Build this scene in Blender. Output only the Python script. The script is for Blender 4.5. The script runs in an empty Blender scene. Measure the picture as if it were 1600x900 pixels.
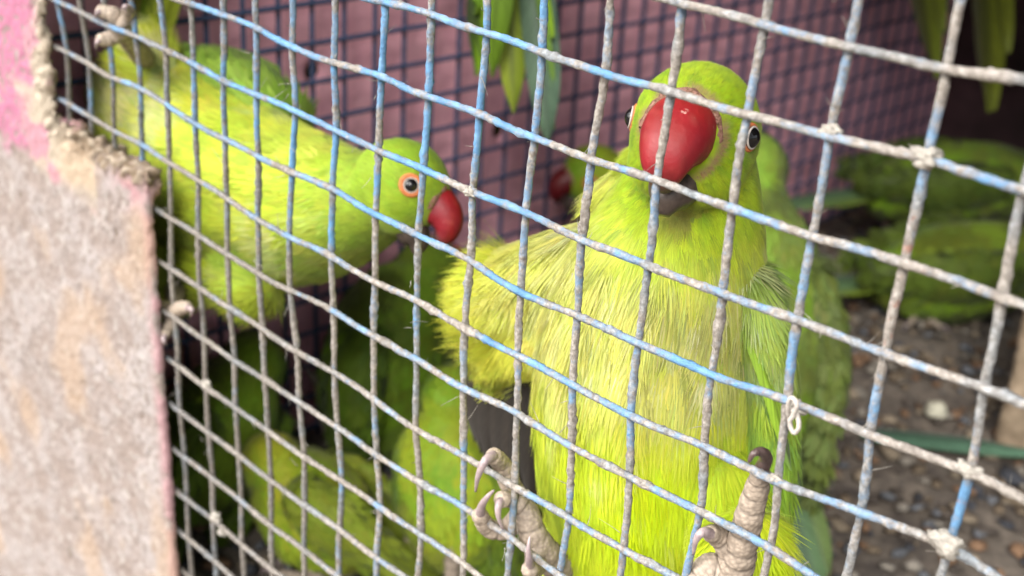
import bpy, math, random
import numpy as np
from mathutils import Vector, noise as mnoise

random.seed(7)
RNG = np.random.default_rng(7)
scn = bpy.context.scene
COL = scn.collection

# ------------------------------------------------------------------ camera
CAM = np.array([0.17639, -0.16946, 0.05760])
RC = np.array([[0.70046, 0.71161, 0.05444],      # image right
               [0.33354, -0.25897, -0.90647],    # image down
               [-0.63095, 0.65311, -0.41875]])   # forward
FPX = 1945.0                                      # focal length in pixels of the 1600 px picture
cam_data = bpy.data.cameras.new("camera")
cam = bpy.data.objects.new("camera", cam_data)
COL.objects.link(cam)
from mathutils import Matrix
_m = Matrix(((RC[0][0], -RC[1][0], -RC[2][0], CAM[0]),
             (RC[0][1], -RC[1][1], -RC[2][1], CAM[1]),
             (RC[0][2], -RC[1][2], -RC[2][2], CAM[2]),
             (0, 0, 0, 1)))
cam.matrix_world = _m
cam_data.sensor_width = 36.0
cam_data.lens = FPX / 1600.0 * 36.0
cam_data.clip_start = 0.01
cam_data.clip_end = 200
cam_data.dof.use_dof = True
cam_data.dof.focus_distance = 0.246
cam_data.dof.aperture_fstop = 17.0
scn.camera = cam

# ------------------------------------------------------------------ light
SUN_EL, SUN_AZ = math.radians(40), math.radians(34)   # azimuth measured from -y towards +x
world = bpy.data.worlds.new("World")
scn.world = world
world.use_nodes = True
wn = world.node_tree.nodes
wl = world.node_tree.links
bg = wn["Background"]
sky = wn.new("ShaderNodeTexSky")
sky.sky_type = 'NISHITA'
sky.sun_disc = False
sky.sun_elevation = SUN_EL
sky.sun_rotation = math.pi + SUN_AZ
sky.air_density = 1.0
sky.dust_density = 6.0
sky.ozone_density = 0.6
hs = wn.new("ShaderNodeHueSaturation")            # overcast: the cloud cover is nearly white
hs.inputs['Saturation'].default_value = 0.25
wl.new(sky.outputs[0], hs.inputs['Color'])
wl.new(hs.outputs[0], bg.inputs['Color'])
bg.inputs['Strength'].default_value = 0.13
sd = bpy.data.lights.new("sun", 'SUN')
sd.energy = 1.5
sd.angle = math.radians(22)
sd.color = (1.0, 0.955, 0.89)
sun = bpy.data.objects.new("sun", sd)
COL.objects.link(sun)
_d = Vector((math.sin(SUN_AZ) * math.cos(SUN_EL), -math.cos(SUN_AZ) * math.cos(SUN_EL), math.sin(SUN_EL)))
sun.rotation_euler = _d.to_track_quat('Z', 'Y').to_euler()
sun.location = (0, -3, 3)
scn.render.engine = 'CYCLES'
scn.view_settings.view_transform = 'Standard'
scn.view_settings.look = 'None'
scn.view_settings.exposure = 1.42
scn.view_settings.gamma = 1.0
scn.view_settings.use_curve_mapping = False
scn.cycles.max_bounces = 6

# ------------------------------------------------------------------ helpers
def ray(u, v):
    return RC.T @ np.array([(u - 800) / FPX, (v - 450) / FPX, 1.0])
def P(u, v, y):                                    # the point behind picture position u,v on the plane at world y
    d = ray(u, v)
    return CAM + d * ((y - CAM[1]) / d[1])
def W(u, v, t):                                    # the same at distance t along the view
    return CAM + ray(u, v) * t
def PX_(u, v, x):
    d = ray(u, v)
    return CAM + d * ((x - CAM[0]) / d[0])
def PZ(u, v, z):
    d = ray(u, v)
    return CAM + d * ((z - CAM[2]) / d[2])
def nrm(a):
    a = np.asarray(a, float)
    return a / (np.linalg.norm(a, axis=-1, keepdims=True) + 1e-12)
def N3(p, s, off=0.0):
    return mnoise.noise(Vector((p[0] * s + off, p[1] * s + off * .7, p[2] * s - off)))
def NV(pts, s, off=0.0):
    return np.array([N3(p, s, off) for p in pts])
def smooth(a, b, x):
    t = np.clip((np.asarray(x, float) - a) / (b - a), 0, 1)
    return t * t * (3 - 2 * t)

def tag(o, label=None, cat=None, group=None, kind=None):
    if label: o['label'] = label
    if cat: o['category'] = cat
    if group: o['group'] = group
    if kind: o['kind'] = kind
    return o
def origin(o):
    l = np.zeros(3)
    while o is not None:
        l = l + np.array(o.location)
        o = o.parent
    return l
def thing(name, label, cat, loc=(0, 0, 0), group=None):
    o = bpy.data.objects.new(name, None)
    o.empty_display_size = 0.01
    COL.objects.link(o)
    o.location = tuple(float(a) for a in loc)
    return tag(o, label, cat, group)
def mesh(name, V, F, col=None, smooth_=True, uv=None):
    V = np.asarray(V, np.float32).reshape(-1, 3)
    m = bpy.data.meshes.new(name)
    if isinstance(F, np.ndarray):
        k = F.shape[1]
        m.vertices.add(len(V))
        m.vertices.foreach_set('co', V.ravel())
        m.loops.add(F.size)
        m.loops.foreach_set('vertex_index', F.astype(np.int32).ravel())
        m.polygons.add(len(F))
        m.polygons.foreach_set('loop_start', np.arange(0, F.size, k, dtype=np.int32))
        m.update(calc_edges=True)
    else:
        m.from_pydata(V.tolist(), [], F)
        m.update()
    if smooth_:
        m.polygons.foreach_set('use_smooth', np.ones(len(m.polygons), bool))
    if col is not None:
        a = m.color_attributes.new('Col', 'FLOAT_COLOR', 'POINT')
        c = np.ones((len(V), 4), np.float32)
        c[:, :col.shape[1]] = col
        a.data.foreach_set('color', c.ravel())
    if uv is not None:
        a = m.attributes.new('fuv', 'FLOAT_VECTOR', 'POINT')
        c = np.zeros((len(V), 3), np.float32)
        c[:, :2] = uv
        a.data.foreach_set('vector', c.ravel())
    return m
def mk(name, V, F, mat, parent=None, col=None, smooth_=True, uv=None, kind=None):
    """one mesh object from world-space points"""
    V = np.asarray(V, float).reshape(-1, 3)
    if parent is not None:
        V = V - origin(parent)
    m = mesh(name, V, F, col, smooth_, uv)
    m.materials.append(mat)
    o = bpy.data.objects.new(name, m)
    COL.objects.link(o)
    if parent is not None:
        o.parent = parent
    if kind: o['kind'] = kind
    return o

def catmull(pts, sub):
    pts = np.asarray(pts, float)
    n = len(pts)
    if n < 3:
        t = np.linspace(0, 1, sub + 1)[:, None]
        return pts[0] * (1 - t) + pts[-1] * t
    ext = np.vstack([2 * pts[0] - pts[1], pts, 2 * pts[-1] - pts[-2]])
    out = []
    for i in range(n - 1):
        a, b, c, d = ext[i:i + 4]
        for k in range(sub):
            t = k / sub
            out.append(.5 * (2 * b + (c - a) * t + (2 * a - 5 * b + 4 * c - d) * t * t + (3 * b - a - 3 * c + d) * t ** 3))
    out.append(pts[-1])
    return np.array(out)

def tube(path, rad, sides=8, up=(0, 0, 1.0), lump=None, caps=True, flat=None):
    path = np.asarray(path, float)
    n = len(path)
    rad = np.broadcast_to(np.asarray(rad, float), (n,)).copy()
    T = nrm(np.gradient(path, axis=0))
    u = np.asarray(up, float)
    A = np.cross(T, u)
    bad = np.linalg.norm(A, axis=1) < .15
    A[bad] = np.cross(T[bad], np.array([1.0, 0.2, 0]))
    A = nrm(A)
    for i in range(1, n):
        if A[i] @ A[i - 1] < 0: A[i] = -A[i]
    B = np.cross(T, A)
    th = np.linspace(0, 2 * np.pi, sides, endpoint=False)
    ring = np.cos(th)[None, :, None] * A[:, None, :] + np.sin(th)[None, :, None] * B[:, None, :] * (1 if flat is None else flat)
    r = rad[:, None]
    if lump is not None:
        r = r + lump
    V = (path[:, None, :] + ring * np.broadcast_to(r, (n, sides))[:, :, None]).reshape(-1, 3)
    idx = np.arange(n * sides).reshape(n, sides)
    a = idx[:-1]; b = np.roll(idx, -1, 1)[:-1]; c = np.roll(idx, -1, 1)[1:]; d = idx[1:]
    F = np.stack([a, b, c, d], -1).reshape(-1, 4)
    if caps:
        V = np.vstack([V, path[0], path[-1]])
        F = F.tolist()
        for k in range(sides):
            F.append([n * sides, int(idx[0][(k + 1) % sides]), int(idx[0][k])])
            F.append([n * sides + 1, int(idx[-1][k]), int(idx[-1][(k + 1) % sides])])
    return V, F

def boxv(c, s):
    c = np.asarray(c, float); s = np.asarray(s, float) / 2
    V = np.array([[x, y, z] for x in (-1, 1) for y in (-1, 1) for z in (-1, 1)]) * s + c
    F = [[0, 1, 3, 2], [4, 6, 7, 5], [0, 4, 5, 1], [2, 3, 7, 6], [0, 2, 6, 4], [1, 5, 7, 3]]
    return V, F

def ico(sub=2):
    import bmesh
    bm = bmesh.new()
    bmesh.ops.create_icosphere(bm, subdivisions=sub, radius=1)
    V = np.array([v.co[:] for v in bm.verts]); F = np.array([[v.index for v in f.verts] for f in bm.faces])
    bm.free()
    return V, F
ICO2, ICO3 = ico(2), ico(3)

def remesh(parts, voxel, it=6):
    """union of closed pieces -> one continuous surface (verts, tris, normals)"""
    V = []; F = []; n = 0
    for v, f in parts:
        V.append(v); F += [[int(i) + n for i in q] for q in f]; n += len(v)
    m = bpy.data.meshes.new('tmp'); m.from_pydata(np.vstack(V).tolist(), [], F); m.update()
    o = bpy.data.objects.new('tmp', m); COL.objects.link(o)
    r = o.modifiers.new('r', 'REMESH'); r.mode = 'VOXEL'; r.voxel_size = voxel
    if it:
        s = o.modifiers.new('s', 'SMOOTH'); s.factor = .5; s.iterations = it
    dg = bpy.context.evaluated_depsgraph_get()
    me = bpy.data.meshes.new_from_object(o.evaluated_get(dg))
    bpy.data.objects.remove(o); bpy.data.meshes.remove(m)
    nv = len(me.vertices)
    co = np.zeros(nv * 3, np.float32); me.vertices.foreach_get('co', co)
    no = np.zeros(nv * 3, np.float32); me.vertices.foreach_get('normal', no)
    me.calc_loop_triangles()
    tr = np.zeros(len(me.loop_triangles) * 3, np.int32); me.loop_triangles.foreach_get('vertices', tr)
    bpy.data.meshes.remove(me)
    return co.reshape(-1, 3).astype(float), tr.reshape(-1, 3), no.reshape(-1, 3).astype(float)

def ellip0(c, r):
    v, f = ICO2
    return np.asarray(c) + v * np.asarray(r), f

# ------------------------------------------------------------------ materials
def new_mat(name):
    m = bpy.data.materials.new(name); m.use_nodes = True
    return m, m.node_tree.nodes, m.node_tree.links, m.node_tree.nodes['Principled BSDF']
def simple(name, colour, rough=.6, spec=.5, noise=0.0, scale=200, bump=0.0, colour2=None, detail=6, sss=0, metal=0, coat=0):
    m, n, l, b = new_mat(name)
    b.inputs['Roughness'].default_value = rough
    b.inputs['Specular IOR Level'].default_value = spec
    b.inputs['Metallic'].default_value = metal
    b.inputs['Coat Weight'].default_value = coat
    if sss:
        b.inputs['Subsurface Weight'].default_value = sss
        b.inputs['Subsurface Radius'].default_value = (.002, .001, .0006)
        b.inputs['Subsurface Scale'].default_value = 1
    g = n.new('ShaderNodeNewGeometry')
    t = n.new('ShaderNodeTexNoise'); t.inputs['Scale'].default_value = scale; t.inputs['Detail'].default_value = detail
    t.inputs['Roughness'].default_value = .65
    l.new(g.outputs['Position'], t.inputs['Vector'])
    r = n.new('ShaderNodeValToRGB')
    c2 = colour2 or tuple(c * (1 - noise) for c in colour)
    r.color_ramp.elements[0].position = .33; r.color_ramp.elements[1].position = .67
    r.color_ramp.elements[0].color = (*c2, 1); r.color_ramp.elements[1].color = (*colour, 1)
    l.new(t.outputs['Fac'], r.inputs['Fac']); l.new(r.outputs['Color'], b.inputs['Base Color'])
    if bump:
        bp = n.new('ShaderNodeBump'); bp.inputs['Strength'].default_value = 1; bp.inputs['Distance'].default_value = bump
        l.new(t.outputs['Fac'], bp.inputs['Height']); l.new(bp.outputs['Normal'], b.inputs['Normal'])
    return m
def plume_mat(name, trans=.25, rough=.62, stripes=False):
    m, n, l, b = new_mat(name)
    at = n.new('ShaderNodeAttribute'); at.attribute_name = 'Col'
    b.inputs['Roughness'].default_value = rough
    b.inputs['Specular IOR Level'].default_value = .25
    b.inputs['Sheen Weight'].default_value = .12
    col = at.outputs['Color']
    if stripes:
        fu = n.new('ShaderNodeAttribute'); fu.attribute_name = 'fuv'
        sx = n.new('ShaderNodeSeparateXYZ'); l.new(fu.outputs['Vector'], sx.inputs[0])
        ab = n.new('ShaderNodeMath'); ab.operation = 'ABSOLUTE'; l.new(sx.outputs['X'], ab.inputs[0])
        m1 = n.new('ShaderNodeMath'); m1.operation = 'MULTIPLY_ADD'; m1.inputs[1].default_value = -.22
        l.new(ab.outputs[0], m1.inputs[0]); l.new(sx.outputs['Y'], m1.inputs[2])
        nz = n.new('ShaderNodeTexNoise'); nz.noise_dimensions = '2D'; nz.inputs['Scale'].default_value = 1.0; nz.inputs['Detail'].default_value = 3
        cx = n.new('ShaderNodeCombineXYZ')
        m2 = n.new('ShaderNodeMath'); m2.operation = 'MULTIPLY'; m2.inputs[1].default_value = 90
        l.new(m1.outputs[0], m2.inputs[0]); l.new(m2.outputs[0], cx.inputs[0]); l.new(sx.outputs['X'], cx.inputs[1])
        l.new(cx.outputs[0], nz.inputs['Vector'])
        mr = n.new('ShaderNodeMapRange'); mr.inputs[1].default_value = .3; mr.inputs[2].default_value = .7
        mr.inputs[3].default_value = .6; mr.inputs[4].default_value = 1.2
        l.new(nz.outputs['Fac'], mr.inputs[0])
        mx = n.new('ShaderNodeVectorMath'); mx.operation = 'SCALE'
        l.new(col, mx.inputs[0]); l.new(mr.outputs[0], mx.inputs['Scale'])
        col = mx.outputs[0]
    l.new(col, b.inputs['Base Color'])
    tr = n.new('ShaderNodeBsdfTranslucent'); l.new(col, tr.inputs['Color'])
    mix = n.new('ShaderNodeMixShader'); mix.inputs[0].default_value = trans
    out = n['Material Output']
    l.new(b.outputs[0], mix.inputs[1]); l.new(tr.outputs[0], mix.inputs[2]); l.new(mix.outputs[0], out.inputs['Surface'])
    return m

M = {}
M['plume'] = plume_mat('plumage')
M['blade'] = plume_mat('flight_feather', .2, .5, True)
M['skin'] = simple('plumage_skin', (.30, .36, .04), .8, .1, .3, 300)
M['beak'] = None
M['lower'] = simple('lower_beak', (.075, .055, .045), .38, .4, .55, 500, .0001)
M['eye'] = simple('eye_gloss', (.004, .004, .005), .06, .6)
M['iris'] = simple('pale_eye_ring', (.55, .50, .46), .4, .4, .2, 900)
M['lid'] = simple('orange_eyelid', (.62, .20, .07), .6, .3, .35, 1200, .0001)
M['cere'] = simple('cere_skin', (.44, .24, .19), .85, .15, 0, 1500, .0009, colour2=(.13, .07, .035))
M['claw'] = simple('claw_horn', (.36, .29, .29), .35, .5, 0, 500, .00008, colour2=(.20, .15, .16))
M['clawdark'] = simple('dark_claw_horn', (.10, .065, .06), .35, .5, .5, 500, .00008)
def toe_mat():
    m, n, l, b = new_mat('scaly_toe_skin')
    at = n.new('ShaderNodeAttribute'); at.attribute_name = 'Col'
    g = n.new('ShaderNodeNewGeometry')
    t = n.new('ShaderNodeTexVoronoi'); t.inputs['Scale'].default_value = 900
    l.new(g.outputs['Position'], t.inputs['Vector'])
    mr = n.new('ShaderNodeMapRange'); mr.inputs[1].default_value = 0; mr.inputs[2].default_value = .8; mr.inputs[3].default_value = 1.15; mr.inputs[4].default_value = .7
    l.new(t.outputs['Distance'], mr.inputs[0])
    sc = n.new('ShaderNodeVectorMath'); sc.operation = 'SCALE'
    l.new(at.outputs['Color'], sc.inputs[0]); l.new(mr.outputs[0], sc.inputs['Scale']); l.new(sc.outputs[0], b.inputs['Base Color'])
    b.inputs['Roughness'].default_value = .6; b.inputs['Specular IOR Level'].default_value = .3
    bp = n.new('ShaderNodeBump'); bp.invert = True; bp.inputs['Distance'].default_value = .00025
    l.new(t.outputs['Distance'], bp.inputs['Height']); l.new(bp.outputs['Normal'], b.inputs['Normal'])
    return m
M['toe'] = toe_mat()
def beak_mat():
    m, n, l, b = new_mat('red_beak_horn')
    at = n.new('ShaderNodeAttribute'); at.attribute_name = 'Col'
    g = n.new('ShaderNodeNewGeometry')
    t = n.new('ShaderNodeTexNoise'); t.inputs['Scale'].default_value = 420; t.inputs['Detail'].default_value = 9; t.inputs['Roughness'].default_value = .6
    l.new(g.outputs['Position'], t.inputs['Vector'])
    r = n.new('ShaderNodeValToRGB'); r.color_ramp.elements[0].position = .66; r.color_ramp.elements[1].position = .72
    r.color_ramp.elements[0].color = (0, 0, 0, 1)
    l.new(t.outputs['Fac'], r.inputs['Fac'])
    mx = n.new('ShaderNodeMixRGB'); mx.inputs[2].default_value = (.62, .38, .33, 1)
    l.new(r.outputs['Color'], mx.inputs[0]); l.new(at.outputs['Color'], mx.inputs[1])
    l.new(mx.outputs[0], b.inputs['Base Color'])
    b.inputs['Roughness'].default_value = .48
    b.inputs['Specular IOR Level'].default_value = .45
    b.inputs['Subsurface Weight'].default_value = .1
    b.inputs['Subsurface Radius'].default_value = (.002, .0006, .0005); b.inputs['Subsurface Scale'].default_value = 1
    bp = n.new('ShaderNodeBump'); bp.inputs['Distance'].default_value = .0002
    l.new(t.outputs['Fac'], bp.inputs['Height']); l.new(bp.outputs['Normal'], b.inputs['Normal'])
    return m
M['beak'] = beak_mat()

def wire_mat(name='painted_wire'):
    m, n, l, b = new_mat(name)
    at = n.new('ShaderNodeAttribute'); at.attribute_name = 'Col'
    sp = n.new('ShaderNodeSeparateColor'); l.new(at.outputs['Color'], sp.inputs[0])
    g = n.new('ShaderNodeNewGeometry')
    def noise(scale, detail=6, rough=.65):
        t = n.new('ShaderNodeTexNoise'); t.inputs['Scale'].default_value = scale; t.inputs['Detail'].default_value = detail
        t.inputs['Roughness'].default_value = rough
        l.new(g.outputs['Position'], t.inputs['Vector']); return t.outputs['Fac']
    def ramp(fac, stops):
        r = n.new('ShaderNodeValToRGB')
        e = r.color_ramp.elements
        e[0].position, e[0].color = stops[0][0], (*stops[0][1], 1)
        e[1].position, e[1].color = stops[-1][0], (*stops[-1][1], 1)
        for p, c in stops[1:-1]:
            k = e.new(p); k.color = (*c, 1)
        l.new(fac, r.inputs['Fac']); return r.outputs['Color']
    def mixc(fac, a, bb):
        x = n.new('ShaderNodeMixRGB'); l.new(fac, x.inputs[0]); l.new(a, x.inputs[1]); l.new(bb, x.inputs[2]); return x.outputs[0]
    def math_(op, a, bb):
        x = n.new('ShaderNodeMath'); x.operation = op
        for k, q in enumerate((a, bb)):
            if isinstance(q, (int, float)): x.inputs[k].default_value = q
            else: l.new(q, x.inputs[k])
        return x.outputs[0]
    blue = ramp(noise(260), [(.3, (.065, .15, .27)), (.55, (.11, .245, .42)), (.75, (.20, .33, .47))])
    dust = ramp(noise(900), [(.28, (.12, .105, .095)), (.5, (.25, .235, .22)), (.72, (.44, .425, .41))])
    rust = ramp(noise(700), [(.35, (.17, .075, .05)), (.7, (.36, .20, .15))])
    w = math_('ADD', sp.outputs['Red'], math_('MULTIPLY', math_('SUBTRACT', noise(520, 9, .72), .5), 1.3))
    wb = ramp(w, [(.30, (0, 0, 0)), (.68, (1, 1, 1))])
    tint = ramp(noise(75, 3), [(.48, (1, .96, .91)), (.68, (.74, .87, 1.0))])
    xm = n.new('ShaderNodeMixRGB'); xm.blend_type = 'MULTIPLY'; xm.inputs[0].default_value = 1; l.new(dust, xm.inputs[1]); l.new(tint, xm.inputs[2])
    xs = n.new('ShaderNodeVectorMath'); xs.operation = 'SCALE'; l.new(xm.outputs[0], xs.inputs[0]); l.new(sp.outputs['Blue'], xs.inputs['Scale'])  # dust scaled by the painted-in dimming of the left wires
    c = mixc(wb, xs.outputs[0], blue)
    rr = ramp(math_('ADD', sp.outputs['Green'], math_('MULTIPLY', math_('SUBTRACT', noise(330, 5), .5), 1.4)), [(.62, (0, 0, 0)), (.74, (.8, .8, .8))])
    c = mixc(rr, c, rust)
    l.new(c, b.inputs['Base Color'])
    b.inputs['Roughness'].default_value = .68
    b.inputs['Specular IOR Level'].default_value = .3
    bp = n.new('ShaderNodeBump'); bp.inputs['Distance'].default_value = .0004
    l.new(noise(1400, 8), bp.inputs['Height']); l.new(bp.outputs['Normal'], b.inputs['Normal'])
    return m
M['wire'] = wire_mat()
M['dirt'] = simple('dried_dirt', (.46, .43, .38), .9, .1, .45, 1500, .0006)
M['wallwire'] = simple('dark_blue_wire', (.05, .075, .15), .6, .4, .45, 300, .0003)

# ------------------------------------------------------------------ the setting
FLOOR = -0.25
GROUND = -0.62
WALLX = -0.236
BACKY = 0.70
def plaster(name, c1, c2, scale, bump):
    m = simple(name, c1, .85, .2, 0, scale, bump, colour2=c2, detail=10)
    return m
def grid_sheet(o, ex, ey, nx, ny, hfun):
    o = np.asarray(o, float); ex = np.asarray(ex, float); ey = np.asarray(ey, float)
    n = nrm(np.cross(ex, ey))
    a, b = np.meshgrid(np.linspace(0, 1, nx), np.linspace(0, 1, ny), indexing='ij')
    Q = o + a[..., None] * ex + b[..., None] * ey
    Q = Q.reshape(-1, 3)
    Q = Q + n * np.array([hfun(p) for p in Q])[:, None]
    idx = np.arange(nx * ny).reshape(nx, ny)
    F = np.stack([idx[:-1, :-1], idx[1:, :-1], idx[1:, 1:], idx[:-1, 1:]], -1).reshape(-1, 4)
    return Q, F
M['floor'] = simple('littered_floor', (.20, .17, .14), .95, .1, 0, 90, .002, colour2=(.07, .06, .055), detail=12)
V, F = grid_sheet((WALLX - .02, .0, FLOOR), (1.0, 0, 0), (0, BACKY + .03, 0), 150, 120,
                  lambda p: .0035 * N3(p, 40) + .002 * N3(p, 110, 3))
tag(mk('floor', V, F, M['floor']), kind='structure')
M['soil'] = simple('bare_soil', (.24, .19, .14), .95, .1, .5, 30, .004)
V, F = grid_sheet((-40, -40, GROUND), (80, 0, 0), (0, 80, 0), 60, 60, lambda p: .01 * N3(p, 1.3))
tag(mk('ground', V, F, M['soil']), kind='structure')
V, F = boxv((.27, .365, (GROUND + FLOOR) / 2 - .006), (1.0, .72, FLOOR - GROUND - .012))
tag(mk('cage_plinth', V, F, M['soil']), 'plain masonry plinth carrying the cage floor', 'plinth')
# pink side wall, with small holes where fixings have fallen out
M['pink'] = plaster('pink_limewash', (.80, .43, .50), (.64, .31, .38), 55, .0012)
holes = [PX_(493, 112, WALLX), PX_(783, 205, WALLX)]
def wall_h(p):
    h = .0012 * N3(p, 30) + .0005 * N3(p, 120, 5)
    for q in holes:
        h -= .012 * math.exp(-(np.linalg.norm(p - q) / .0036) ** 4)
    return h
V, F = grid_sheet((WALLX, -.004, FLOOR - .01), (0, BACKY + .06, 0), (0, 0, .66), 330, 240, wall_h)
# a dark plug filling each hole
w = mk('painted_wall', V, F, M['pink'])
tag(w, 'pink limewashed side wall behind the dark blue mesh, with a small round hole', 'wall')
V, F = boxv((WALLX - .045, .37, -.10), (.06, .70, 1.03))
mk('wall_core', V, F, M['pink'], w)
for q in holes:
    v, f = ICO2
    mk('hole_plug', q + np.array([-.0055, 0, 0]) + v * np.array([.004, .0045, .0045]), f, simple('dark_hole_fill', (.035, .03, .008), .95, .1, .5, 600), w)
# far wall, grimy, its colour darkened further for the shade at the deep end
M['grime'] = plaster('grimy_shaded_plaster', (.085, .045, .05), (.02, .014, .013), 16, .002)
V, F = grid_sheet((-.30, BACKY, FLOOR - .01), (1.1, 0, 0), (0, 0, .67), 60, 40, lambda p: .004 * N3(p, 14))
tag(mk('far_wall', V, F, M['grime']), 'grimy back wall, colour darkened for the shade at the deep end of the cage', 'wall')
# roof of the cage, above the picture
M['roof'] = plaster('roof_board', (.14, .11, .09), (.08, .06, .05), 25, .001)
V, F = boxv((.25, .39, .36), (1.12, .76, .012))
tag(mk('cage_roof', V, F, M['roof']), 'brown board roof covering the bird cage', 'roof')

# ---- pier at the left: plaster over masonry, its upper corner broken away
PY = -.0046
def pier():
    x1 = P(246, 560, PY)[0]; x0 = P(70, 85, PY)[0]; zl = P(150, 235, PY)[2]
    lowr = boxv(((x1 - .42) / 2, PY + .0014, (zl - .40) / 2), (x1 + .42, .0028, zl + .40))
    uppr = boxv(((x0 - .42) / 2, PY + .0014, (zl + .20) / 2 - .001), (x0 + .42, .0028, .20 - zl + .002))
    core = boxv((-.34, .03, -.10), (.17, .066, .60))
    parts = [lowr, uppr, core]
    rr = random.Random(3)
    for k in range(46):                                     # crumbled mortar on the broken corner
        a = k / 45
        c = P(82 + 122 * a + rr.uniform(-8, 8), 196 + 54 * a + rr.uniform(-10, 12), rr.uniform(-.0035, .002))
        s = rr.uniform(.0008, .0030)
        parts.append(ellip0(c, (s * rr.uniform(.8, 1.8), s, s * rr.uniform(.5, 1.1))))
    parts.append(boxv(((x0 + x1) / 2 - .004, -.0015, zl - .0035), (x1 - x0 + .006, .006, .008)))
    for k in range(26):
        a = k / 25
        s = rr.uniform(.0008, .0024)
        parts.append(ellip0(P(50 + 36 * a + rr.uniform(-10, 4), -25 + 200 * a, rr.uniform(-.0035, -.001)), (s, s * .8, s * rr.uniform(1, 2.2))))
    V, T, Nn = remesh(parts, .0012, 2)
    lo = smooth(zl - .006, zl + .003, V[:, 2])              # 1 above the ledge
    edge = V[:, 0] - x0
    broken = np.exp(-(np.abs(edge) / .008) ** 2) * lo + np.exp(-((V[:, 2] - zl) / .0045) ** 2) * (V[:, 0] > x0 - .004)
    n1 = NV(V, 130); n2 = NV(V, 420, 4); n3 = NV(V, 60, 9); n4 = NV(V, 1000, 2)
    d = .0003 * n1 + .00035 * n2 + .00025 * n4 + broken * (.0010 * n1 + .0016 * n2 + .0013 * n4)
    crack = np.exp(-(np.abs(n3 + .35 * n1 + .12 * n2) / .018) ** 2) * smooth(.0, .3, NV(V, 25, 31))
    d = d - crack * .0006 - .0004 * smooth(.25, .5, NV(V, 300, 51))
    V = V + Nn * d[:, None]
    V[:, 0] += .0018 * n3 * lo * np.exp(-(edge / .012) ** 2) + .0005 * n1 * np.exp(-((V[:, 0] - x1) / .003) ** 2)
    beige = np.array([.385, .305, .255]); pale = np.array([.52, .455, .415]); pink = np.array([.60, .23, .33]); cream = np.array([.60, .50, .37])
    brown = np.array([.27, .195, .125]); palepink = np.array([.58, .33, .33])
    c = beige[None] + (pale - beige)[None] * smooth(-.5, .5, .5 * n3 + .6 * n1 + .5 * n2)[:, None]
    def over(c, colr, k):
        k = np.clip(k, 0, 1)[:, None]
        return c * (1 - k) + np.asarray(colr)[None] * k
    c = over(c, np.array([.22, .16, .11]), smooth(.22, .5, n2 * .9 + .45 * n1) * .55)
    c = over(c, np.array([.62, .56, .50]), smooth(.28, .5, NV(V, 260, 17)) * .6)
    c = over(c, np.array([.18, .13, .09]), crack * .7)
    low = 1 - lo
    c = over(c, palepink, np.exp(-((V[:, 0] - x1) / .0030) ** 2) * smooth(-.15, .2, n1 + .3) * low * .85)
    c = over(c, palepink, np.exp(-((V[:, 2] - zl + .006) / .006) ** 2) * np.exp(-((V[:, 0] - x1 + .008) / .010) ** 2) * smooth(-.3, .15, n1 + .4 * n2))
    zb = zl - .020 + .22 * np.clip(x0 - .012 - V[:, 0], -.02, .05) * -1
    up = smooth(-.003, .003, V[:, 2] - (zl - .016) + .004 * n1 + .006 * n3) * (V[:, 0] < x0 + .010)
    c = over(c, pink, up * smooth(-.55, -.2, n2 + .5 * n1))
    flake = smooth(-.021, -.014, edge + .008 * n3 + .004 * n1 - .55 * np.clip(V[:, 2] - zl - .008, 0, .02)) * smooth(-.022, -.014, V[:, 2] - zl + .004 * n1)
    flake = flake * (edge < .026)
    c = over(c, cream, flake)
    c = over(c, pink, smooth(.10, .25, n1 * .7 + n3) * flake * .7)
    band = np.exp(-((V[:, 2] - zl - .0100 - .10 * edge) / .0026) ** 2) * smooth(-.2, .15, n1 + .1) * (edge < .004)
    c = over(c, cream * 1.1, band * .85)
    rub = smooth(-.0055, -.001, V[:, 2] - zl + .002 * n1) * smooth(x0 + .002, x0 + .010, V[:, 0]) + .7 * smooth(-.003, .001, edge) * lo * smooth(-.15, .3, n2)
    c = over(c, brown, rub * (1.0 + n2))
    c = over(c, cream, smooth(.15, .4, n2 + .3 * n4) * rub * .5)
    c *= .62 * (1 + .12 * n4 + .10 * n2)[:, None] * np.array([[.97, 1.0, 1.07]])
    c = over(c, np.array([.10, .08, .06]), smooth(.62, .70, NV(V, 150, 77)) * low * .6)
    c = over(c, np.array([.36, .25, .16]), smooth(.1, .5, NV(V, 34, 60) + .3 * n1) * low * .45)
    m, n, l, b = new_mat('pier_plaster')
    at = n.new('ShaderNodeAttribute'); at.attribute_name = 'Col'
    g = n.new('ShaderNodeNewGeometry')
    t = n.new('ShaderNodeTexNoise'); t.inputs['Scale'].default_value = 900; t.inputs['Detail'].default_value = 10; t.inputs['Roughness'].default_value = .7
    l.new(g.outputs['Position'], t.inputs['Vector'])
    mr = n.new('ShaderNodeMapRange'); mr.inputs[1].default_value = .3; mr.inputs[2].default_value = .7; mr.inputs[3].default_value = .84; mr.inputs[4].default_value = 1.08
    l.new(t.outputs['Fac'], mr.inputs[0])
    sc = n.new('ShaderNodeVectorMath'); sc.operation = 'SCALE'
    l.new(at.outputs['Color'], sc.inputs[0]); l.new(mr.outputs[0], sc.inputs['Scale']); l.new(sc.outputs[0], b.inputs['Base Color'])
    b.inputs['Roughness'].default_value = .92; b.inputs['Specular IOR Level'].default_value = .15
    bp = n.new('ShaderNodeBump'); bp.inputs['Distance'].default_value = .0004
    l.new(t.outputs['Fac'], bp.inputs['Height']); l.new(bp.outputs['Normal'], b.inputs['Normal'])
    o = mk('masonry_pier', V, T, m, col=np.clip(c, 0.01, .85))
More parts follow.
